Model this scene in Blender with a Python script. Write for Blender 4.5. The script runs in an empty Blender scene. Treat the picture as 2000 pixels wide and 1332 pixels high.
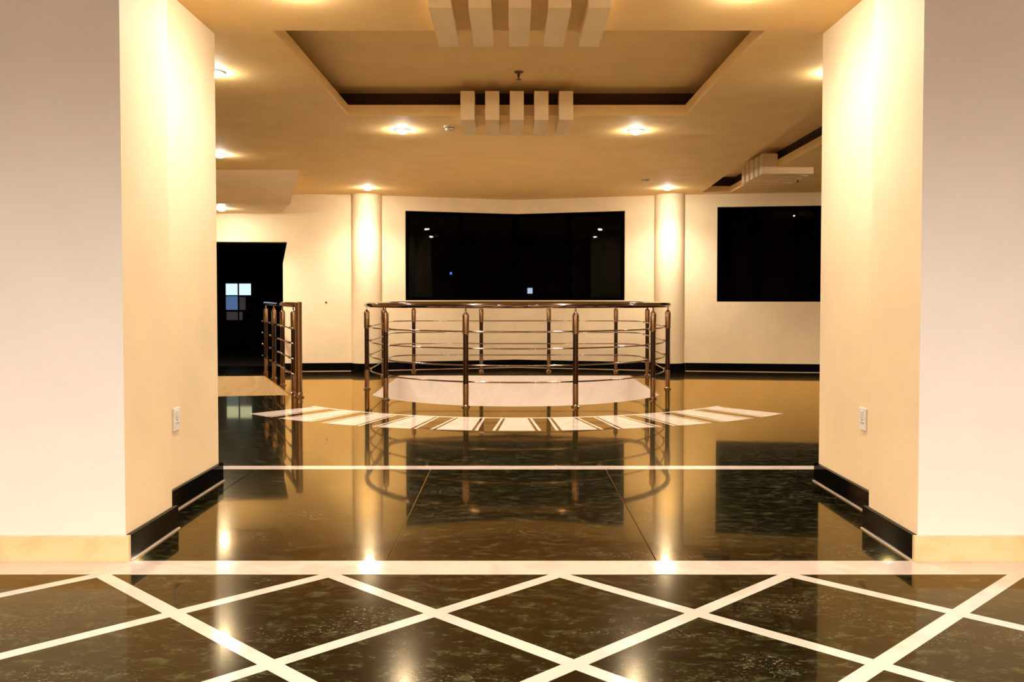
import bpy, bmesh, math
from math import sin, cos, pi, radians, sqrt
from mathutils import Vector
from mathutils.geometry import tessellate_polygon

S = bpy.context.scene
COL = S.collection

# ------------------------------------------------------------------ camera
cam_d = bpy.data.cameras.new('camera'); cam = bpy.data.objects.new('camera', cam_d)
COL.objects.link(cam)
cam_d.sensor_width = 36.0; cam_d.lens = 28.8
cam_d.shift_y = -0.02055
cam_d.clip_start = 0.05; cam_d.clip_end = 400
cam.location = (-0.042, 0.0, 1.15)
cam.rotation_euler = (radians(90 - 1.5), 0, 0)
S.camera = cam

# ------------------------------------------------------------------ world (night)
w = bpy.data.worlds.new('night'); S.world = w; w.use_nodes = True
w.node_tree.nodes['Background'].inputs[0].default_value = (0.010, 0.014, 0.030, 1)
w.node_tree.nodes['Background'].inputs[1].default_value = 0.02

vs = S.view_settings
vs.view_transform = 'Standard'; vs.look = 'None'; vs.exposure = 0.29; vs.gamma = 1.0
vs.use_curve_mapping = False

# lamp settings (each lamp lives in its downlight)
HALL_W = 240.0;  HALL_C = (1.0, 0.845, 0.71)
FRONT_W = 350.0;  FRONT_C = (1.0, 0.87, 0.78)

# ------------------------------------------------------------------ materials
def new_mat(name):
    m = bpy.data.materials.new(name); m.use_nodes = True
    return m, m.node_tree, m.node_tree.nodes['Principled BSDF']

def paint(name, col, rough=0.6, var=0.04, spec=0.25, scale=3.0):
    m, t, b = new_mat(name)
    tc = t.nodes.new('ShaderNodeTexCoord')
    n = t.nodes.new('ShaderNodeTexNoise'); n.inputs['Scale'].default_value = scale; n.inputs['Detail'].default_value = 4
    t.links.new(tc.outputs['Object'], n.inputs['Vector'])
    r = t.nodes.new('ShaderNodeValToRGB')
    r.color_ramp.elements[0].position = 0.3; r.color_ramp.elements[1].position = 0.7
    r.color_ramp.elements[0].color = tuple(c * (1 - var) for c in col) + (1,)
    r.color_ramp.elements[1].color = tuple(min(1, c * (1 + var)) for c in col) + (1,)
    t.links.new(n.outputs['Fac'], r.inputs['Fac']); t.links.new(r.outputs['Color'], b.inputs['Base Color'])
    n2 = t.nodes.new('ShaderNodeTexNoise'); n2.inputs['Scale'].default_value = 120
    t.links.new(tc.outputs['Object'], n2.inputs['Vector'])
    bp = t.nodes.new('ShaderNodeBump'); bp.inputs['Strength'].default_value = 0.06; bp.inputs['Distance'].default_value = 0.004
    t.links.new(n2.outputs['Fac'], bp.inputs['Height']); t.links.new(bp.outputs['Normal'], b.inputs['Normal'])
    b.inputs['Roughness'].default_value = rough; b.inputs['Specular IOR Level'].default_value = spec
    return m

def plain(name, col, rough=0.4, metal=0.0, spec=0.5, emit=None, es=0.0):
    m, t, b = new_mat(name)
    b.inputs['Base Color'].default_value = col + (1,)
    b.inputs['Roughness'].default_value = rough; b.inputs['Metallic'].default_value = metal
    b.inputs['Specular IOR Level'].default_value = spec
    if emit:
        b.inputs['Emission Color'].default_value = emit + (1,); b.inputs['Emission Strength'].default_value = es
    return m

def dark_marble(name):
    m = bpy.data.materials.new(name); m.use_nodes = True; t = m.node_tree; t.nodes.clear()
    N = t.nodes.new; LK = t.links.new
    out = N('ShaderNodeOutputMaterial')
    geo = N('ShaderNodeNewGeometry')
    mp = N('ShaderNodeMapping'); mp.inputs['Scale'].default_value = (1.0, 1.7, 1.0); mp.inputs['Rotation'].default_value = (0, 0, 0.35)
    LK(geo.outputs['Position'], mp.inputs['Vector'])
    def noise(scale, detail, rough=0.5, dist=0.0, src=mp):
        n = N('ShaderNodeTexNoise'); n.inputs['Scale'].default_value = scale; n.inputs['Detail'].default_value = detail
        n.inputs['Roughness'].default_value = rough; n.inputs['Distortion'].default_value = dist
        LK(src.outputs[0], n.inputs['Vector']); return n
    n1 = noise(11.0, 14, 0.82, 0.35)
    r1 = N('ShaderNodeValToRGB'); e = r1.color_ramp.elements
    e[0].position = 0.42; e[0].color = (0.0007, 0.0011, 0.0005, 1)
    e[1].position = 0.61; e[1].color = (0.046, 0.049, 0.021, 1)
    x = e.new(0.52); x.color = (0.0040, 0.0055, 0.0020, 1)
    LK(n1.outputs['Fac'], r1.inputs['Fac'])
    n2 = noise(60, 7, 0.65, 0.5); n3 = noise(1.9, 3)
    m1 = N('ShaderNodeMapRange'); m1.inputs[1].default_value = 0.56; m1.inputs[2].default_value = 0.72
    m2 = N('ShaderNodeMapRange'); m2.inputs[1].default_value = 0.52; m2.inputs[2].default_value = 0.70
    LK(n2.outputs['Fac'], m1.inputs[0]); LK(n3.outputs['Fac'], m2.inputs[0])
    mul = N('ShaderNodeMath'); mul.operation = 'MULTIPLY'; LK(m1.outputs[0], mul.inputs[0]); LK(m2.outputs[0], mul.inputs[1])
    mix = N('ShaderNodeMix'); mix.data_type = 'RGBA'
    LK(mul.outputs[0], mix.inputs[0]); LK(r1.outputs['Color'], mix.inputs[6]); mix.inputs[7].default_value = (0.30, 0.27, 0.18, 1)
    df = N('ShaderNodeBsdfDiffuse'); LK(mix.outputs[2], df.inputs['Color'])
    # polished surface: a sharp mirror lobe and a weaker hazy one, both by Fresnel
    n4 = noise(5.0, 3, src=geo)
    bp = N('ShaderNodeBump'); bp.inputs['Strength'].default_value = 0.06; bp.inputs['Distance'].default_value = 0.002
    LK(n4.outputs['Fac'], bp.inputs['Height'])
    g1 = N('ShaderNodeBsdfGlossy'); g1.inputs['Roughness'].default_value = 0.035; g1.inputs['Color'].default_value = (1.0, 0.73, 0.29, 1)
    g2 = N('ShaderNodeBsdfGlossy'); g2.inputs['Roughness'].default_value = 0.15; g2.inputs['Color'].default_value = (1.0, 0.84, 0.58, 1)
    LK(bp.outputs['Normal'], g1.inputs['Normal'])
    fr = N('ShaderNodeFresnel'); fr.inputs['IOR'].default_value = 1.47
    pw = N('ShaderNodeMath'); pw.operation = 'POWER'; pw.inputs[1].default_value = 1.8; LK(fr.outputs[0], pw.inputs[0])
    gn = N('ShaderNodeMath'); gn.operation = 'MULTIPLY'; gn.use_clamp = True; gn.inputs[1].default_value = 2.3; LK(pw.outputs[0], gn.inputs[0])
    ms = N('ShaderNodeMixShader'); LK(gn.outputs[0], ms.inputs[0]); LK(df.outputs[0], ms.inputs[1]); LK(g1.outputs[0], ms.inputs[2])
    hz = N('ShaderNodeMath'); hz.operation = 'MULTIPLY'; hz.inputs[1].default_value = 0.38; LK(fr.outputs[0], hz.inputs[0])
    mh = N('ShaderNodeMixShader'); LK(hz.outputs[0], mh.inputs[0]); LK(ms.outputs[0], mh.inputs[1]); LK(g2.outputs[0], mh.inputs[2])
    LK(mh.outputs[0], out.inputs['Surface'])
    return m

def pale_marble(name, c0, c1, rough=0.12, coat=0.6):
    m, t, b = new_mat(name)
    geo = t.nodes.new('ShaderNodeNewGeometry')
    n1 = t.nodes.new('ShaderNodeTexNoise'); n1.inputs['Scale'].default_value = 2.4; n1.inputs['Detail'].default_value = 8; n1.inputs['Distortion'].default_value = 2.2
    t.links.new(geo.outputs['Position'], n1.inputs['Vector'])
    r1 = t.nodes.new('ShaderNodeValToRGB'); e = r1.color_ramp.elements
    e[0].position = 0.40; e[0].color = c0 + (1,); e[1].position = 0.52; e[1].color = c1 + (1,)
    t.links.new(n1.outputs['Fac'], r1.inputs['Fac']); t.links.new(r1.outputs['Color'], b.inputs['Base Color'])
    b.inputs['Roughness'].default_value = rough
    b.inputs['Coat Weight'].default_value = coat; b.inputs['Coat Roughness'].default_value = 0.03
    return m

def glass(name):
    m = bpy.data.materials.new(name); m.use_nodes = True; t = m.node_tree
    t.nodes.clear()
    o = t.nodes.new('ShaderNodeOutputMaterial'); mx = t.nodes.new('ShaderNodeMixShader')
    f = t.nodes.new('ShaderNodeFresnel'); f.inputs[0].default_value = 1.17
    tr = t.nodes.new('ShaderNodeBsdfTransparent'); tr.inputs[0].default_value = (0.35, 0.37, 0.42, 1)
    g = t.nodes.new('ShaderNodeBsdfGlossy'); g.inputs['Roughness'].default_value = 0.012
    t.links.new(f.outputs[0], mx.inputs[0]); t.links.new(tr.outputs[0], mx.inputs[1]); t.links.new(g.outputs[0], mx.inputs[2])
    t.links.new(mx.outputs[0], o.inputs[0])
    return m

M = {
    'wall': paint('cream_wall_paint', (0.86, 0.70, 0.46)),
    'ceil': paint('cream_ceiling_paint', (0.85, 0.59, 0.26), rough=0.75, spec=0.15),
    'bar': paint('peach_bar_paint', (0.87, 0.67, 0.39)),
    'pale': paint('white_wall_paint', (0.80, 0.76, 0.72), var=0.02),
    'cove': paint('cove_shade_brown', (0.06, 0.032, 0.014), rough=0.8),  # shade of the unlit cove gap put into the colour
    'marble': dark_marble('dark_green_marble'),
    'white': pale_marble('cream_white_marble', (0.62, 0.51, 0.42), (0.69, 0.58, 0.48)),
    'beige': pale_marble('beige_marble', (0.70, 0.52, 0.27), (0.78, 0.60, 0.33), coat=0.2),
    'lining': pale_marble('white_lining_marble', (0.74, 0.66, 0.58), (0.78, 0.70, 0.62), rough=0.3, coat=0.1),
    'grout': plain('pale_grout', (0.62, 0.54, 0.40), 0.8),
    'black': plain('black_granite', (0.002, 0.002, 0.0022), 0.06, spec=0.05),
    'frame': plain('black_aluminium', (0.001, 0.001, 0.001), 0.6, spec=0.0),
    'glass': glass('night_glass'),
    'steel': plain('polished_steel', (0.38, 0.29, 0.24), 0.09, metal=1.0),
    'handrail': plain('handrail_steel', (0.27, 0.19, 0.15), 0.10, metal=1.0),
    'darksteel': plain('dark_polished_steel', (0.075, 0.048, 0.036), 0.09, metal=1.0),
    'bronze': plain('brushed_bronze_steel', (0.30, 0.18, 0.10), 0.22, metal=1.0),
    'plate': plain('white_plastic', (0.80, 0.77, 0.74), 0.35),
    'darkslot': plain('dark_plastic', (0.03, 0.025, 0.02), 0.5),
    'cream_plastic': plain('cream_plastic', (0.72, 0.58, 0.40), 0.4),
    'ringw': plain('white_enamel', (0.85, 0.80, 0.72), 0.35),
    'lens_hall': plain('lit_lens_hall', (0.9, 0.9, 0.9), 0.4, emit=(1.0, 0.90, 0.76), es=560.0),
    'lens_front': plain('lit_lens_front', (0.9, 0.9, 0.9), 0.4, emit=(1.0, 0.93, 0.88), es=260.0),
    'fill_globe': plain('fill_lamp_globe', (0.9, 0.9, 0.9), 0.4, emit=(1.0, 0.88, 0.76), es=70.0),
    'brass': plain('dark_brass', (0.20, 0.12, 0.06), 0.35, metal=1.0),
    'darkroom': plain('unlit_room_brown', (0.020, 0.014, 0.012), 0.8, spec=0.1),  # near-black colour stands in for the darkness of the unlit room
    'litpane': plain('lit_pane_pale_blue', (0.1, 0.1, 0.1), 0.5, emit=(0.62, 0.80, 1.0), es=1.0),
    'dimpane': plain('dim_pane_blue', (0.1, 0.1, 0.1), 0.5, emit=(0.12, 0.22, 0.45), es=0.5),
    'duskpane': plain('dusky_pane', (0.1, 0.1, 0.1), 0.5, emit=(0.20, 0.15, 0.16), es=0.15),
    'night_wall': plain('dark_facade', (0.02, 0.02, 0.022), 0.9, spec=0.1),
    'night_lit': plain('lit_window_white', (0.1, 0.1, 0.1), 0.5, emit=(0.85, 0.92, 1.0), es=3.5),
    'night_blue': plain('lit_window_blue', (0.1, 0.1, 0.1), 0.5, emit=(0.25, 0.30, 1.0), es=4.0),
    'night_dark': plain('unlit_window', (0.01, 0.01, 0.012), 0.3),
}

# ------------------------------------------------------------------ mesh helpers
def mk(name, bm, mat, parent=None, smooth=False, loc=None, **props):
    me = bpy.data.meshes.new(name)
    bmesh.ops.recalc_face_normals(bm, faces=bm.faces[:])
    bm.to_mesh(me); bm.free()
    for m_ in (mat if isinstance(mat, (list, tuple)) else [mat]): me.materials.append(m_)
    if smooth:
        for p in me.polygons: p.use_smooth = True
    o = bpy.data.objects.new(name, me); COL.objects.link(o)
    if loc: o.location = loc
    if parent: o.parent = parent
    for k, v in props.items(): o[k] = v
    return o

def inst(name, me, parent=None, loc=(0, 0, 0), rotz=0.0, **props):
    o = bpy.data.objects.new(name, me); COL.objects.link(o)
    o.location = loc; o.rotation_euler = (0, 0, rotz)
    if parent: o.parent = parent
    for k, v in props.items(): o[k] = v
    return o

def empty(name, loc=(0, 0, 0), rotz=0.0, **props):
    o = bpy.data.objects.new(name, None); COL.objects.link(o)
    o.empty_display_size = 0.1
    o.location = loc; o.rotation_euler = (0, 0, rotz)
    for k, v in props.items(): o[k] = v
    return o

def box_bm(x0, x1, y0, y1, z0, z1, bm=None, bevel=0.0):
    bm = bm or bmesh.new()
    v = [bm.verts.new(p) for p in ((x0,y0,z0),(x1,y0,z0),(x1,y1,z0),(x0,y1,z0),(x0,y0,z1),(x1,y0,z1),(x1,y1,z1),(x0,y1,z1))]
    for f in ((3,2,1,0),(4,5,6,7),(0,1,5,4),(1,2,6,5),(2,3,7,6),(3,0,4,7)): bm.faces.new([v[i] for i in f])
    if bevel: bmesh.ops.bevel(bm, geom=bm.edges[:], offset=bevel, segments=2, profile=0.5, affect='EDGES')
    return bm

def prism_bm(outer, z0, z1, holes=(), fn=None, bm=None):
    """extrude a 2D polygon (with holes) from z0 to z1; fn maps (a, b, c) to a point"""
    bm = bm or bmesh.new()
    fn = fn or (lambda a, b, c: (a, b, c))
    loops = [list(outer)] + [list(h) for h in holes]
    tris = tessellate_polygon([[Vector((p[0], p[1], 0)) for p in l] for l in loops])
    flat = [p for l in loops for p in l]
    lo = [bm.verts.new(fn(p[0], p[1], z0)) for p in flat]
    hi = [bm.verts.new(fn(p[0], p[1], z1)) for p in flat]
    for t in tris:
        for vs_ in (lo, hi):
            try: bm.faces.new([vs_[i] for i in t])
            except ValueError: pass
    k = 0
    for l in loops:
        n = len(l)
        for i in range(n):
            a, b_ = k + i, k + (i + 1) % n
            bm.faces.new((lo[a], lo[b_], hi[b_], hi[a]))
        k += n
    bmesh.ops.recalc_face_normals(bm, faces=bm.faces[:])
    return bm

def tube_bm(pts, r, closed=False, segs=10, bm=None):
    bm = bm or bmesh.new()
    pts = [Vector(p) for p in pts]; n = len(pts); rings = []
    for i, p in enumerate(pts):
        a = pts[(i - 1) % n] if (closed or i > 0) else p
        c = pts[(i + 1) % n] if (closed or i < n - 1) else p
        t = (c - a).normalized()
        up = Vector((0, 0, 1)) if abs(t.z) < 0.95 else Vector((1, 0, 0))
        s = t.cross(up).normalized(); u = s.cross(t).normalized()
        # mitre for sharp corners
        rings.append([bm.verts.new(p + (s * cos(2*pi*k/segs) + u * sin(2*pi*k/segs)) * r) for k in range(segs)])
    for i in range(n if closed else n - 1):
        A, B = rings[i], rings[(i + 1) % n]
        for k in range(segs): bm.faces.new((A[k], A[(k+1) % segs], B[(k+1) % segs], B[k]))
    if not closed:
        bm.faces.new(rings[0][::-1]); bm.faces.new(rings[-1])
    return bm

def lathe_bm(prof, segs=20, bm=None):
    bm = bm or bmesh.new(); rings = []
    for r, z in prof:
        rings.append([bm.verts.new((r*cos(2*pi*k/segs), r*sin(2*pi*k/segs), z)) for k in range(segs)] if r > 1e-6 else [bm.verts.new((0, 0, z))])
    for A, B in zip(rings, rings[1:]):
        for k in range(segs):
            a, b_, c, d = A[k % len(A)], A[(k+1) % len(A)], B[(k+1) % len(B)], B[k % len(B)]
            f = [v for i, v in enumerate((a, b_, c, d)) if v not in (a, b_, c, d)[:i]]
            if len(f) > 2: bm.faces.new(f)
    if len(rings[0]) > 1: bm.faces.new(rings[0][::-1])
    if len(rings[-1]) > 1: bm.faces.new(rings[-1])
    return bm

def clip(poly, a, b, c):
    """keep the part of a convex polygon with a*x + b*y <= c"""
    out = []
    for i, p in enumerate(poly):
        q = poly[(i + 1) % len(poly)]
        dp, dq = a*p[0] + b*p[1] - c, a*q[0] + b*q[1] - c
        if dp <= 0: out.append(p)
        if (dp < 0 < dq) or (dq < 0 < dp):
            t = dp / (dp - dq); out.append((p[0] + (q[0]-p[0])*t, p[1] + (q[1]-p[1])*t))
    return out

def auto_smooth(o, ang=35):
    for p in o.data.polygons: p.use_smooth = True
    me = o.data
    bm = bmesh.new(); bm.from_mesh(me)
    for e in bm.edges:
        if len(e.link_faces) == 2 and e.calc_face_angle(0) > radians(ang): e.smooth = False
    bm.to_mesh(me); bm.free()
    return o

# ------------------------------------------------------------------ key dimensions (metres, y = away from the camera)
ZC = 2.79                       # main ceiling
XW = 7.0                        # outer side walls
YF = 3.56                       # front face of the two wall ends, far edge of the threshold
P0, P1, PV, P2, P3 = (-7.0, 12.55), (-2.352, 13.02), (0.02, 13.70), (2.46, 13.02), (7.0, 12.40)

HC = (0.0, 10.63); HR = 1.93; HX = 1.74; HY1 = 12.43
def well_outline(k=0.0):
    R_, X_ = HR + k, HX + k
    a = math.asin(X_ / R_)
    pts = [(HC[0] + R_*sin(-a + 2*a*i/40), HC[1] - R_*cos(-a + 2*a*i/40)) for i in range(41)]
    return pts + [(X_, HY1 + k), (-X_, HY1 + k)]
def grow(poly, k):
    cx = sum(p[0] for p in poly)/len(poly); cy = sum(p[1] for p in poly)/len(poly)
    return [(p[0] + math.copysign(k, p[0]-cx), p[1] + math.copysign(k, p[1]-cy)) for p in poly]
WELL = well_outline()
STAIR = [(-2.67, 9.74), (-3.81, 12.38), (-6.3, 12.15), (-6.3, 9.10)]

# ------------------------------------------------------------------ floor
floor = mk('floor', prism_bm([(-XW, -4.2), (XW, -4.2), (XW, 13.95), (-XW, 13.95)], -0.30, -0.020, [well_outline(0.12), grow(STAIR, 0.12)]), M['grout'], kind='structure')
G = 0.003
mk('marble_slab', prism_bm([(-XW, 5.60+G), (XW, 5.60+G), (XW, 13.95), (-XW, 13.95)], -0.020, 0.0, [WELL, STAIR]), M['marble'], floor)
for x0, x1 in ((-6.49, -5.31), (-5.31, -4.13), (-4.13, -2.95), (-2.95, -1.77), (-1.77, -0.59), (-0.59, 0.59), (0.59, 1.77), (1.77, 2.95), (2.95, 4.13), (4.13, 5.31), (5.31, 6.49)):
    mk('marble_slab', box_bm(x0 + G, x1 - G, YF + G, 5.49 - G, -0.020, 0.0), M['marble'], floor)
mk('inlay_strip', box_bm(-6.49, 6.49, 5.49, 5.60, -0.020, 0.0008), M['white'], floor)
mk('threshold_strip', box_bm(-XW, XW, 3.385, YF, -0.020, 0.0015), M['white'], floor)
# diamond tiling in front of the threshold
DW, DH, DX, DY = 0.4775, 0.42, 0.155, 3.385
SW = 0.056
SH = SW * sqrt(DW*DW + DH*DH) / DH / 2          # half width of a strip measured along x
shr = 1 - SW / 2 * sqrt(DW*DW + DH*DH) / (DW*DH)
NROW = 10
rh = bmesh.new()
tile_bm = prism_bm([(-DW*shr, 0), (0, -DH*shr), (DW*shr, 0), (0, DH*shr)], -0.020, 0.0)
tile_me = bpy.data.meshes.new('floor_tile'); tile_bm.to_mesh(tile_me); tile_bm.free(); tile_me.materials.append(M['marble'])
rh.free()
for k in range(NROW):
    for n in range(-5, 6):
        cx = DX + DW * ((k + 1) % 2) + 2*DW*n; cy = DY - DH*k
        if abs(cx) > 4.9: continue
        if k == 0:
            mk('floor_tile', prism_bm([(cx - DW*shr, cy), (cx, cy - DH*shr), (cx + DW*shr, cy)], -0.020, 0.0), M['marble'], floor)
        else:
            inst('floor_tile', tile_me, floor, (cx, cy, 0))
YE = DY - DH*(NROW - 0.5)
for s, top in ((1, 0.0006), (-1, 0.0002)):
    for n in range(-11, 12):
        xs = DX + 2*DW*n; xe = xs + s * DW * (DY - YE) / DH
        p = [(xs - SH, DY), (xe - SH, YE), (xe + SH, YE), (xs + SH, DY)]
        p = clip(p, 1, 0, 5.3); p = clip(p, -1, 0, 5.3) if p else p
        if len(p) > 2: mk('inlay_strip', prism_bm(p, -0.020, top), M['white'], floor)
mk('marble_slab', box_bm(-5.3, 5.3, -4.0, YE - G, -0.020, 0.0), M['marble'], floor)
# ring of marble inlay in front of the well: flared panels, thin lines, one thin inner band
IC = (0.0, 11.0)
def ring_poly(r0, r1, a0, a1, n=4, fl=0.0):
    """sector of the ring; fl pulls both inner corners towards the middle of the sector (degrees)"""
    A1 = [radians(a0 + (a1 - a0)*i/n) for i in range(n + 1)]
    A0 = [radians(a0 + fl + (a1 - a0 - 2*fl)*i/n) for i in range(n + 1)]
    return [(IC[0] + r1*sin(a), IC[1] - r1*cos(a)) for a in A1] + [(IC[0] + r0*sin(a), IC[1] - r0*cos(a)) for a in reversed(A0)]
R0, R1, R2 = 3.12, 3.17, 3.90
PER, FL = 8.15, 0.45
for i in range(-5, 6):
    c = i * PER
    mk('inlay_panel', prism_bm(ring_poly(R1, R2, c - 2.35, c + 2.35, 4, FL), -0.001, 0.0012), M['white'], floor)
    lo = c - PER/2 if i > -5 else c - 3.0; hi = c + PER/2 if i < 5 else c + 3.0
    mk('inlay_strip', prism_bm(ring_poly(R0, R1, lo, hi, 6), -0.001, 0.0012), M['white'], floor)
    for s in (-1, 1):
        if abs(i + s*0.5) < 5.4:
            o0, o1 = (2.75, 3.15)
            q = [(R2, o0), (R2, o1), (R1, o1 - FL), (R1, o0 - FL)]
            mk('inlay_strip', prism_bm([(IC[0] + r*sin(radians(c + s*a)), IC[1] - r*cos(radians(c + s*a))) for r, a in q], -0.001, 0.0010), M['white'], floor)
# linings of the round well and of the stairwell, lower floor
mk('well_lining', prism_bm(well_outline(0.12), -3.0, -0.021, [WELL]), M['lining'], floor)
mk('stairwell_lining', prism_bm(grow(STAIR, 0.12), -3.0, -0.021, [STAIR]), M['beige'], floor)
mk('floor_lower', box_bm(-XW, XW, 5.5, 13.9, -3.1, -3.0), M['beige'], kind='structure')

# ------------------------------------------------------------------ ceiling with trays
T1 = [(-1.51, 5.06), (1.51, 5.06), (1.51, 7.39), (-1.51, 7.39)]
T2 = [(2.55, 6.3), (3.20, 6.3), (3.33, 12.70), (2.90, 12.70)]
ceiling = mk('ceiling', prism_bm([(-XW, -4.2), (XW, -4.2), (XW, 13.95), (-XW, 13.95)], ZC, ZC + 0.095, [T1, T2]), M['ceil'], kind='structure')
for T in (T1, T2):
    k = 0.22 if T is T1 else 0.10
    Tin, Tout = grow(T, k), grow(T, k + 0.05)
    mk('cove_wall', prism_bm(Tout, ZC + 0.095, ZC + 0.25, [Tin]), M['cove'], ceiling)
    mk('tray_panel', prism_bm(Tout, ZC + 0.25, ZC + 0.30), M['ceil'], ceiling)
PB, WB = 0.2155, 0.122
def bar_me(y_in, y_edge, y_out):
    """an L-shaped bar hooked over the edge of a tray: deep inside the tray, shallow under the ceiling"""
    zb, zt = ZC - 0.08, ZC + 0.17
    prof = [(y_in, zb), (y_out, zb), (y_out, ZC), (y_edge, ZC), (y_edge, zt), (y_in, zt)]
    bm = prism_bm(prof, -WB/2, WB/2, fn=lambda a, b, c: (c, a, b))
    me = bpy.data.meshes.new('ceiling_bar'); bm.to_mesh(me); bm.free(); me.materials.append(M['bar'])
    return me
me_far = bar_me(-0.19, 0.0, 0.45); me_near = bar_me(0.06, 0.0, -0.62)
for i in range(-2, 3):
    inst('ceiling_bar', me_far, ceiling, (i*PB, 7.39, 0))
    inst('ceiling_bar', me_near, ceiling, (i*PB, 5.06, 0))
for i in range(5):
    yb = 10.35 + i*PB
    inst('ceiling_bar', me_far, ceiling, (3.20 + 0.10*(yb - 6.3)/5.1, yb, 0), -pi/2)
# sloping bulkhead over the stair at the left
prof = [(10.5, ZC), (11.45, 2.474), (12.78, 2.474), (12.78, ZC)]
def bulk(a, b, c):      # c = 0 at the slanting right edge, 1 far left
    xr = -2.75 - 0.4*(a - 10.5)
    return (xr + (-XW - xr)*c, a, b)
mk('ceiling_bulkhead', prism_bm(prof, 0.0, 1.0, fn=bulk), M['bar'], ceiling)

# ------------------------------------------------------------------ walls
def line_y(pa, pb): return lambda x: pa[1] + (x - pa[0]) * (pb[1] - pa[1]) / (pb[0] - pa[0])
def back_wall(name, pa, pb, outline, holes=()):
    ly = line_y(pa, pb)
    return mk(name, prism_bm(outline, 0.0, 0.20, holes, fn=lambda a, b, c: (a, ly(a) + c, b)), M['wall'], kind='structure')
ZT = ZC + 0.02
wbl = back_wall('wall_back_left', P0, P1, [(-7.0, 0), (-5.1, 0), (-5.1, 2.036), (-3.575, 2.036), (-3.643, 1.70), (-3.643, 0), (P1[0], 0), (P1[0], ZT), (-7.0, ZT)])
WZ0, WZ1 = 1.12, 2.56
wcl = back_wall('wall_back_middle_left', P1, PV, [(P1[0], 0), (PV[0], 0), (PV[0], WZ0), (-1.757, WZ0), (-1.757, WZ1), (PV[0], WZ1), (PV[0], ZT), (P1[0], ZT)])
wcr = back_wall('wall_back_middle_right', PV, P2, [(PV[0], 0), (P2[0], 0), (P2[0], ZT), (PV[0], ZT), (PV[0], WZ1), (1.775, WZ1), (1.775, WZ0), (PV[0], WZ0)])
wbr = back_wall('wall_back_right', P2, P3, [(P2[0], 0), (7.0, 0), (7.0, ZT), (P2[0], ZT)], [[(3.188, 1.10), (5.6, 1.10), (5.6, 2.588), (3.188, 2.588)]])
XN, XS, YJ, YP = 1.733, 1.885, 4.05, 5.12
def pier(s, name):
    p = [(-XW, YF), (-XN, YF), (-XN, YJ), (-XS, YJ), (-XS, YP), (-2.75, YP), (-2.75, YF + 0.2), (-XW, YF + 0.2)]
    o = mk(name, prism_bm([(q[0] if s < 0 else -q[0], q[1]) for q in p], 0.0, ZT), [M['wall'], M['pale']], kind='structure')
    for f in o.data.polygons:
        if f.normal.y < -0.9 and abs(f.center.y - YF) < 0.02: f.material_index = 1
    return o
wl = pier(-1, 'wall_left'); wr = pier(1, 'wall_right')
for s, nm in ((-1, 'wall_side_left'), (1, 'wall_side_right')):
    mk(nm, box_bm(min(s*XW, s*(XW+0.2)), max(s*XW, s*(XW+0.2)), YF, 12.7, 0, ZT), M['wall'], kind='structure')
for s, nm in ((-1, 'wall_front_hall_left'), (1, 'wall_front_hall_right')):
    mk(nm, box_bm(min(s*5.3, s*5.5), max(s*5.3, s*5.5), -4.0, YF, 0, ZT), M['pale'], kind='structure')
mk('wall_front_hall_rear', box_bm(-5.5, 5.5, -4.2, -4.0, 0, ZT), M['pale'], kind='structure')

# baseboards -----------------------------------------------------------
def board(name, pa, pb, th, h, mat, bead=True):
    """a skirting board from pa to pb standing on the inner (left-hand) side of that line, with a pale sealant bead at the floor"""
    a, b = Vector(pa), Vector(pb); d = (b - a).normalized(); n = Vector((-d.y, d.x))
    q = [a, b, b + n*th, a + n*th]
    o = mk(name, prism_bm([tuple(v) for v in q], 0.002, h), mat, kind='structure')
    if bead:
        q = [a + n*th, b + n*th, b + n*(th + 0.009), a + n*(th + 0.009)]
        mk('sealant_bead', prism_bm([tuple(v) for v in q], 0.0005, 0.007), M['white'], o)
    return o
BH, BT = 0.115, 0.022
BK = M['black']
bl = lambda X: (X, line_y(P0, P1)(X)); cl = lambda X: (X, line_y(P1, PV)(X)); cr = lambda X: (X, line_y(PV, P2)(X)); br = lambda X: (X, line_y(P2, P3)(X))
board('baseboard_back_left', bl(-2.60), bl(-3.643), BT, 0.13, BK)
board('baseboard_back_middle_left', cl(0.02), cl(-2.13), BT, 0.13, BK)
board('baseboard_back_middle_right', cr(2.24), cr(0.02), BT, 0.13, BK)
board('baseboard_back_right', br(6.98), br(2.71), BT, 0.13, BK)
for s, side in ((-1, 'left'), (1, 'right')):
    bm = box_bm(min(s*XN, s*(XN-BT)), max(s*XN, s*(XN-BT)), YF + 0.001, YJ + BT, 0.002, BH)
    o = mk('baseboard_%s_near' % side, bm, BK, kind='structure')
    a, b = s*(XN-BT), s*(XN-BT-0.009)
    mk('sealant_bead', box_bm(min(a, b), max(a, b), YF + 0.001, YJ + BT, 0.0005, 0.007), M['white'], o)
    bm = box_bm(min(s*XS, s*(XS-BT)), max(s*XS, s*(XS-BT)), YJ + BT, YP + BT, 0.002, BH)
    o = mk('baseboard_%s_far' % side, bm, BK, kind='structure')
    a, b = s*(XS-BT), s*(XS-BT-0.009)
    mk('sealant_bead', box_bm(min(a, b), max(a, b), YJ + BT, YP + BT, 0.0005, 0.007), M['white'], o)
    a, b = s*(XN-BT), s*5.3
    mk('baseboard_%s_front' % side, box_bm(min(a, b), max(a, b), YF - 0.020, YF, 0.002, BH), M['beige'], kind='structure')

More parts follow.
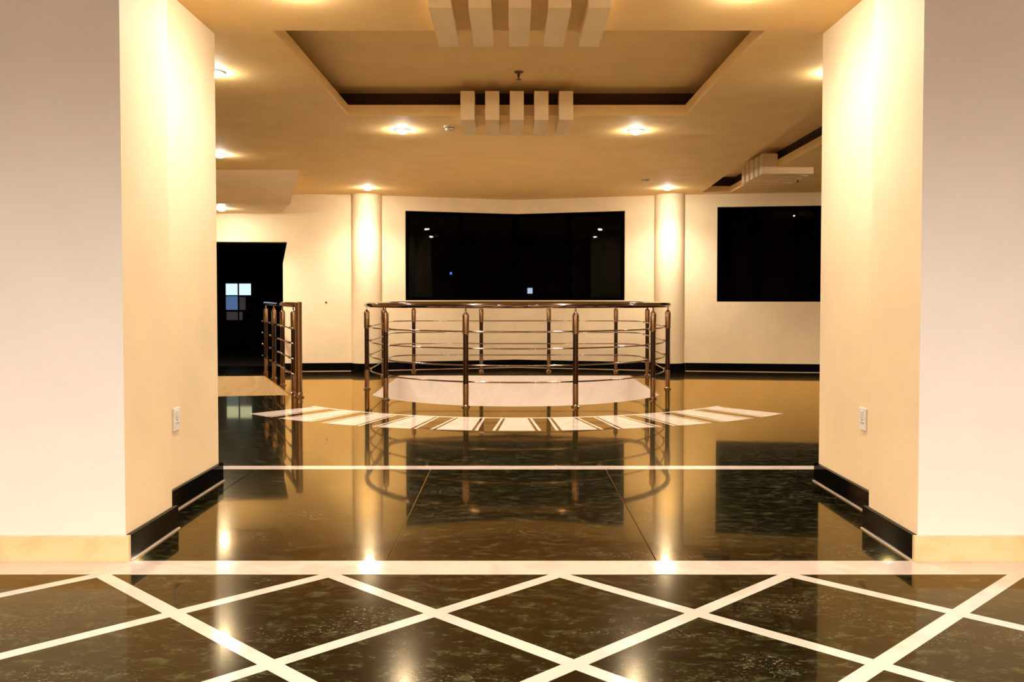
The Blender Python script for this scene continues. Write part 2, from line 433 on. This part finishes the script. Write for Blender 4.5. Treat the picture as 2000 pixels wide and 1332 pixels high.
# engaged round columns ------------------------------------------------
for (px, py), lab in ((P1, 'round cream plaster column between the dark doorway and the wide window'), (P2, 'round cream plaster column between the wide window and the right window')):
    r = empty('column', (px, py + 0.03, 0), label=lab, category='column', group='engaged columns of the back wall')
    o = mk('shaft', lathe_bm([(0.235, 0.002), (0.235, ZC)], 40), M['wall'], r); auto_smooth(o)
    o = mk('plinth', lathe_bm([(0.257, 0.002), (0.257, 0.13)], 40), BK, r); auto_smooth(o)

# windows --------------------------------------------------------------
def window(name, segs, z0, z1, mullions, off=0.05):
    """segs: list of (pa, pb, xa, xb) straight runs; frame bars and glass set back in the opening"""
    W = empty(name, (0, 0, 0), kind='structure')
    fw = 0.045
    for si, (pa, pb, xa, xb) in enumerate(segs):
        ly = line_y(pa, pb); fn = lambda a, b, c: (a, ly(a) + c, b)
        bar = lambda x0, x1, za, zb, nm: mk(nm, prism_bm([(x0, za), (x1, za), (x1, zb), (x0, zb)], off, off + 0.06, fn=fn), M['frame'], W)
        bar(xa, xb, z0, z0 + fw, 'frame_rail'); bar(xa, xb, z1 - fw, z1, 'frame_rail')
        xs = [xa] + [m_ for m_ in mullions if xa < m_ < xb] + [xb]
        for i, x in enumerate(xs):
            c = x + (fw/2 if i == 0 else (-fw/2 if i == len(xs)-1 else 0))
            bar(c - fw/2, c + fw/2, z0 + fw, z1 - fw, 'frame_stile')
        for x0, x1 in zip(xs, xs[1:]):
            mk('pane', prism_bm([(x0 + 0.02, z0 + 0.02), (x1 - 0.02, z0 + 0.02), (x1 - 0.02, z1 - 0.02), (x0 + 0.02, z1 - 0.02)], off + 0.025, off + 0.033, fn=fn), M['glass'], W)
    return W
window('window_1', [(P1, PV, -1.757, 0.02), (PV, P2, 0.02, 1.775)], WZ0, WZ1, [-0.88, 0.90])
window('window_2', [(P2, P3, 3.188, 5.6)], 1.10, 2.588, [3.82, 4.40, 5.0])

# dark room behind the doorway ------------------------------------------
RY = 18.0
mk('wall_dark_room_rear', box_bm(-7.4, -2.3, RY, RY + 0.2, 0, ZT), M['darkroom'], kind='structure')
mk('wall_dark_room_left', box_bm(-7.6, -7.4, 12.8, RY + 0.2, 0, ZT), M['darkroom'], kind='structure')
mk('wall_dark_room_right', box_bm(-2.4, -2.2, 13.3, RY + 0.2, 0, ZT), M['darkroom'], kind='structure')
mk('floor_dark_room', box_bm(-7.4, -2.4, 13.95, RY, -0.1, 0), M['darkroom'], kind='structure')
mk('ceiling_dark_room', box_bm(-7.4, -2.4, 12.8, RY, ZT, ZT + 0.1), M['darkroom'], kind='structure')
W = empty('window_3', (0, 0, 0), kind='structure')
def px_x(x, d): return (x - 1000) / 1600 * d - 0.042
def px_z(y, d): return 1.15 - (y - 583) / 1600 * d
for x0, x1, y0, y1, mat in ((442, 465, 554, 577, 'litpane'), (468, 491, 554, 577, 'litpane'), (442, 465, 578, 605, 'dimpane'), (468, 480, 580, 605, 'duskpane'), (443, 474, 609, 625, 'duskpane')):
    mk('pane', box_bm(px_x(x0, RY), px_x(x1, RY), RY - 0.02, RY - 0.012, px_z(y1, RY), px_z(y0, RY)), M[mat], W)
for x in (440.5, 466.5, 492.5):
    mk('frame_stile', box_bm(px_x(x, RY) - 0.014, px_x(x, RY) + 0.014, RY - 0.03, RY, px_z(627, RY), px_z(552, RY)), M['frame'], W)
for y in (552.5, 577.5, 607, 627):
    mk('frame_rail', box_bm(px_x(439.3, RY), px_x(493.7, RY), RY - 0.028, RY, px_z(y, RY) - 0.012, px_z(y, RY) + 0.012), M['frame'], W)

# ------------------------------------------------------------------ lamps
ring_m = lathe_bm([(0.052, 0.0), (0.052, -0.008), (0.060, -0.012), (0.078, -0.006), (0.082, 0.0)], 28)
ring_me = bpy.data.meshes.new('trim_ring'); ring_m.to_mesh(ring_me); ring_m.free(); ring_me.materials.append(M['ringw'])
def lens_me(mat):
    b = lathe_bm([(0.052, 0.0), (0.052, -0.010), (0.046, -0.023), (0.030, -0.033), (0.0, -0.037)], 24)
    me = bpy.data.meshes.new('lens'); bmesh.ops.recalc_face_normals(b, faces=b.faces[:]); b.to_mesh(me); b.free(); me.materials.append(mat)
    for p in me.polygons: p.use_smooth = True
    return me
LENS = {'hall': lens_me(M['lens_hall']), 'front': lens_me(M['lens_front'])}
def downlight(x, y, label, kind='hall', z=ZC, watt=None, group='recessed ceiling downlights', spread=138):
    r = empty('downlight', (x, y, z), label=label, category='ceiling light', group=group)
    inst('trim_ring', ring_me, r); inst('lens', LENS[kind], r)
    L = bpy.data.lights.new('lamp', 'SPOT')
    L.energy = watt or (HALL_W if kind == 'hall' else FRONT_W)
    L.color = HALL_C if kind == 'hall' else FRONT_C
    L.spot_size = radians(spread); L.spot_blend = 0.85 if spread < 150 else 1.0; L.shadow_soft_size = 0.05
    o = bpy.data.objects.new('lamp', L); COL.objects.link(o); o.parent = r; o.location = (0, 0, -0.060)
    return r
downlight(-1.11, 8.02, 'lit round downlight left of the far ceiling bars')
downlight(1.17, 8.05, 'lit round downlight right of the far ceiling bars')
downlight(-2.18, 12.19, 'lit downlight in front of the left round column', watt=135)
downlight(2.26, 12.19, 'lit downlight in front of the right round column', watt=135)
downlight(-3.37, 9.38, 'lit downlight at the left above the stair railing, before the bulkhead')
downlight(-2.205, 5.98, 'small lit downlight half hidden by the left wall end', watt=100, spread=160)
downlight(-1.20, 4.40, 'lit downlight at the top edge of the picture, left of the near bars', watt=65, spread=168)
downlight(1.22, 4.40, 'lit downlight at the top edge of the picture, right of the near bars', watt=65, spread=168)
downlight(-4.32, 12.10, 'lit downlight under the sloping bulkhead above the dark doorway', z=2.474, watt=150)
downlight(2.30, 5.98, 'lit downlight just behind the right wall end', watt=100, spread=160)
downlight(4.60, 9.38, 'lit downlight in the right bay behind the wall end')
for x, y, where in ((-1.2, 0.6, 'left of the camera'), (1.2, 0.6, 'right of the camera'), (-3.7, 0.6, 'far left'), (3.7, 0.6, 'far right'), (-2.4, -2.2, 'left rear'), (2.4, -2.2, 'right rear')):
    downlight(x, y, 'lit downlight of the front hall outside the picture, ' + where, 'front', group='downlights of the front hall', spread=168)

# added fill lamps, out of view inside the well, to brighten its lining
for x in (-0.85, 0.85):
    yb = HC[1] - sqrt(HR*HR - x*x) + 0.002
    r = empty('well_fill_lamp', (x, yb, -1.35), label='%s added fill lamp hidden on the well lining below the floor edge' % ('left' if x < 0 else 'right'), category='added fill lamp', group='added fill lamps down in the well')
    o = mk('fill_lamp_back_plate', lathe_bm([(0.06, 0.0), (0.06, 0.015), (0.02, 0.02), (0.02, 0.07)], 20), M['brass'], r); auto_smooth(o); o.rotation_euler = (-pi/2, 0, 0)
    g = bmesh.new(); bmesh.ops.create_uvsphere(g, u_segments=20, v_segments=12, radius=0.09)
    mk('fill_globe', g, M['fill_globe'], r, True, loc=(0, 0.15, 0))

# ------------------------------------------------------------------ railings
RAIL_Z = (0.800, 0.620, 0.443, 0.265)
HZ = 1.075
def m_from(bm, name, mat, smooth=True):
    me = bpy.data.meshes.new(name); bmesh.ops.recalc_face_normals(bm, faces=bm.faces[:])
    if smooth:
        for e in bm.edges:
            if len(e.link_faces) == 2 and e.calc_face_angle(0) > radians(35): e.smooth = False
    bm.to_mesh(me); bm.free(); me.materials.append(mat)
    if smooth:
        for p in me.polygons: p.use_smooth = True
    return me
POST = m_from(lathe_bm([(0.029, 0.004), (0.029, 0.80)], 16), 'post', M['darksteel'])
SLEEVE = m_from(lathe_bm([(0.030, 0.770), (0.035, 0.776), (0.035, 0.975), (0.030, 0.985)], 16), 'sleeve', M['bronze'])
LOWER = m_from(lathe_bm([(0.0305, 0.030), (0.0305, 0.240), (0.029, 0.246)], 16), 'lower_sleeve', M['bronze'])
FINIAL = m_from(lathe_bm([(0.030, 0.985), (0.018, 1.000), (0.010, 1.010), (0.008, 1.018), (0.012, 1.026), (0.008, 1.034), (0.008, 1.052)], 14), 'finial', M['steel'])
FLANGE = m_from(lathe_bm([(0.046, 0.002), (0.046, 0.010), (0.034, 0.016), (0.029, 0.030)], 18), 'base_flange', M['steel'])
bmc = tube_bm([(0.020, 0, 0), (0.050, 0, 0)], 0.009, segs=8)
bmesh.ops.create_uvsphere(bmc, u_segments=10, v_segments=6, radius=0.016, matrix=__import__('mathutils').Matrix.Translation((0.052, 0, 0)))
CLIP = m_from(bmc, 'rail_clip', M['steel'])
def post(parent, x, y, ang, me=None):
    p = inst('post', POST, parent, (x, y, 0), ang)
    inst('sleeve', SLEEVE, p); inst('lower_sleeve', LOWER, p); inst('finial', FINIAL, p); inst('base_flange', FLANGE, p)
    for z in RAIL_Z: inst('rail_clip', CLIP, p, (0, 0, z))
    return p
# railing round the well: half circle in front, straight sides, rounded corners, straight back
RC = (0.025, 10.45)
def rail_path(k):
    pts = []
    R_ = 1.90 + k
    for i in range(49):
        a = pi + pi*i/48; pts.append((RC[0] + R_*cos(a), RC[1] + R_*sin(a)))
    xc, yc, r = 1.50, 12.42, 0.45 + k
    for i in range(9):
        a = 0.5*pi*i/8; pts.append((RC[0] + xc + r*cos(a) - 0.0, yc + r*sin(a)))
    for i in range(9):
        a = 0.5*pi + 0.5*pi*i/8; pts.append((RC[0] - xc + r*cos(a), yc + r*sin(a)))
    return pts
RG = empty('guard_railing', (RC[0], RC[1], 0), label='curved polished steel guard railing round the white-lined floor opening', category='railing')
def child_path(k, z): return [(p[0] - RC[0], p[1] - RC[1], z) for p in rail_path(k)]
mk('handrail', tube_bm(child_path(0, HZ), 0.030, True, 14), M['handrail'], RG, True)
for z in RAIL_Z: mk('rail', tube_bm(child_path(-0.052, z), 0.0085, True, 8), M['steel'], RG, True)
for x, y in ((-0.53, None), (0.63, None), (-1.475, None), (1.567, None), (-1.88, 10.36), (1.93, 10.36), (-1.925, 12.0), (1.975, 12.2), (-1.586, 12.86), (1.59, 12.86), (-0.525, 12.87), (0.537, 12.87)):
    if y is None: y = RC[1] - sqrt(1.90**2 - (x - RC[0])**2)
    if y < 10.45: a = math.atan2(y - RC[1], x - RC[0])
    elif y > 12.8: a = pi/2
    else: a = 0 if x > 0 else pi
    post(RG, x - RC[0], y - RC[1], a + pi)
# stair railing at the left
A, B = Vector((-2.52, 9.50)), Vector((-3.86, 12.70))
d = (B - A).normalized(); n = Vector((-d.y, d.x))
SR = empty('stair_railing', (A.x, A.y, 0), label='straight polished steel stair railing with a thick end post beside the dark doorway', category='railing')
def loc(t, k=0.0): v = d*t + n*k; return (v.x, v.y)
LN = (B - A).length
ang = math.atan2(n.y, n.x)
np_ = mk('newel_post', lathe_bm([(0.040, 0.004), (0.040, HZ + 0.030), (0.034, HZ + 0.036)], 22), M['bronze'], SR); auto_smooth(np_)
o = mk('base_flange', lathe_bm([(0.062, 0.002), (0.062, 0.014), (0.046, 0.024), (0.046, 0.060), (0.042, 0.066)], 22), M['steel'], np_); auto_smooth(o)
mk('handrail', tube_bm([loc(0.03) + (HZ,), loc(LN + 0.05) + (HZ,)], 0.030, False, 14), M['handrail'], SR, True)
for z in RAIL_Z: mk('rail', tube_bm([loc(0.06, 0.052) + (z,), loc(LN + 0.10, 0.052) + (z,)], 0.0085, False, 8), M['steel'], SR, True)
for t in (0.42, 1.45, 2.42, LN): post(SR, *loc(t), ang)

# ------------------------------------------------------------------ small fittings
def detector(x, y, label):
    r = empty('smoke_detector', (x, y, ZC), label=label, category='smoke detector', group='ceiling smoke detectors')
    o = mk('base', lathe_bm([(0.060, 0.0), (0.060, -0.012), (0.056, -0.016)], 24), M['cream_plastic'], r); auto_smooth(o)
    o = mk('sensor_cage', lathe_bm([(0.040, -0.016), (0.040, -0.024)], 20), M['darkslot'], r); auto_smooth(o)
    o = mk('cap', lathe_bm([(0.050, -0.024), (0.046, -0.038), (0.030, -0.046), (0.0, -0.047)], 24), M['cream_plastic'], r); auto_smooth(o)
detector(-0.63, 7.85, 'white smoke detector beside the far ceiling bars')
detector(1.79, 11.30, 'white smoke detector near the right round column')
def sprinkler(x, y, z, label):
    r = empty('sprinkler_head', (x, y, z), label=label, category='sprinkler', group='ceiling sprinkler heads')
    o = mk('escutcheon', lathe_bm([(0.040, 0.0), (0.036, -0.008), (0.016, -0.012)], 20), M['brass'], r); auto_smooth(o)
    o = mk('body', lathe_bm([(0.012, -0.010), (0.012, -0.040), (0.007, -0.046), (0.007, -0.062)], 12), M['brass'], r); auto_smooth(o)
    o = mk('deflector', lathe_bm([(0.007, -0.062), (0.024, -0.064), (0.024, -0.067), (0.0, -0.068)], 16), M['brass'], r); auto_smooth(o)
sprinkler(0.014, 6.88, ZC + 0.25, 'brass sprinkler head hanging inside the central ceiling tray')
sprinkler(3.83, 11.15, ZC, 'small dark sprinkler head on the ceiling by the right window')
for s, lab in ((-1, 'white wall socket low on the left wall end'), (1, 'white wall socket low on the right wall end')):
    r = empty('wall_socket', (s*XS, 4.47, 0.49), label=lab, category='wall socket', group='wall sockets of the wall ends')
    mk('plate', box_bm(min(0, -s*0.010), max(0, -s*0.010), -0.042, 0.042, -0.062, 0.062, bevel=0.003), M['plate'], r)
    mk('switch', box_bm(min(-s*0.010, -s*0.015), max(-s*0.010, -s*0.015), -0.014, 0.014, 0.018, 0.045), M['plate'], r)
    for y, z in ((-0.012, -0.022), (0.012, -0.022), (0, -0.004)):
        mk('socket_hole', box_bm(min(-s*0.0095, -s*0.0105), max(-s*0.0095, -s*0.0105), y - 0.004, y + 0.004, z - 0.004, z + 0.004), M['darkslot'], r)
yy = bl(-2.98)[1]
bo = mk('wall_bolt', lathe_bm([(0.014, 0.0), (0.014, 0.006), (0.008, 0.014), (0.0, 0.015)], 12), M['brass'], loc=(-2.98, yy, 1.09), label='tiny dark bolt on the cream wall beside the left column', category='bolt')
bo.rotation_euler = (pi/2, 0, 0)

# ------------------------------------------------------------------ building across the street, at night
BY = 60.0
bd = empty('apartment_building', (0, BY, -9.0), label='dark apartment building seen at night through the wide window', category='building')
mk('wall', box_bm(-16, 22, 0, 10, 0, 24), M['night_wall'], bd)
def bwin(px, py, wpx, hpx, mat):
    k = BY / 1600
    x, z = px_x(px, BY), px_z(py, BY) + 9.0
    f = mk('window', box_bm(x - (wpx/2 + 1.5)*k, x + (wpx/2 + 1.5)*k, -0.10, 0.0, z - (hpx/2 + 1.5)*k, z + (hpx/2 + 1.5)*k), M['night_wall'], bd)
    mk('pane', box_bm(x - wpx/2*k, x + wpx/2*k, -0.12, -0.10, z - hpx/2*k, z + hpx/2*k), M[mat], f)
for px in range(815, 1215, 44):
    for py in (440, 487, 534, 568):
        if (px, py) not in ((1035, 568), (881, 534)): bwin(px, py, 14, 20, 'night_dark')
bwin(1035, 568, 10, 11, 'night_lit'); bwin(881, 534, 4, 5, 'night_blue')
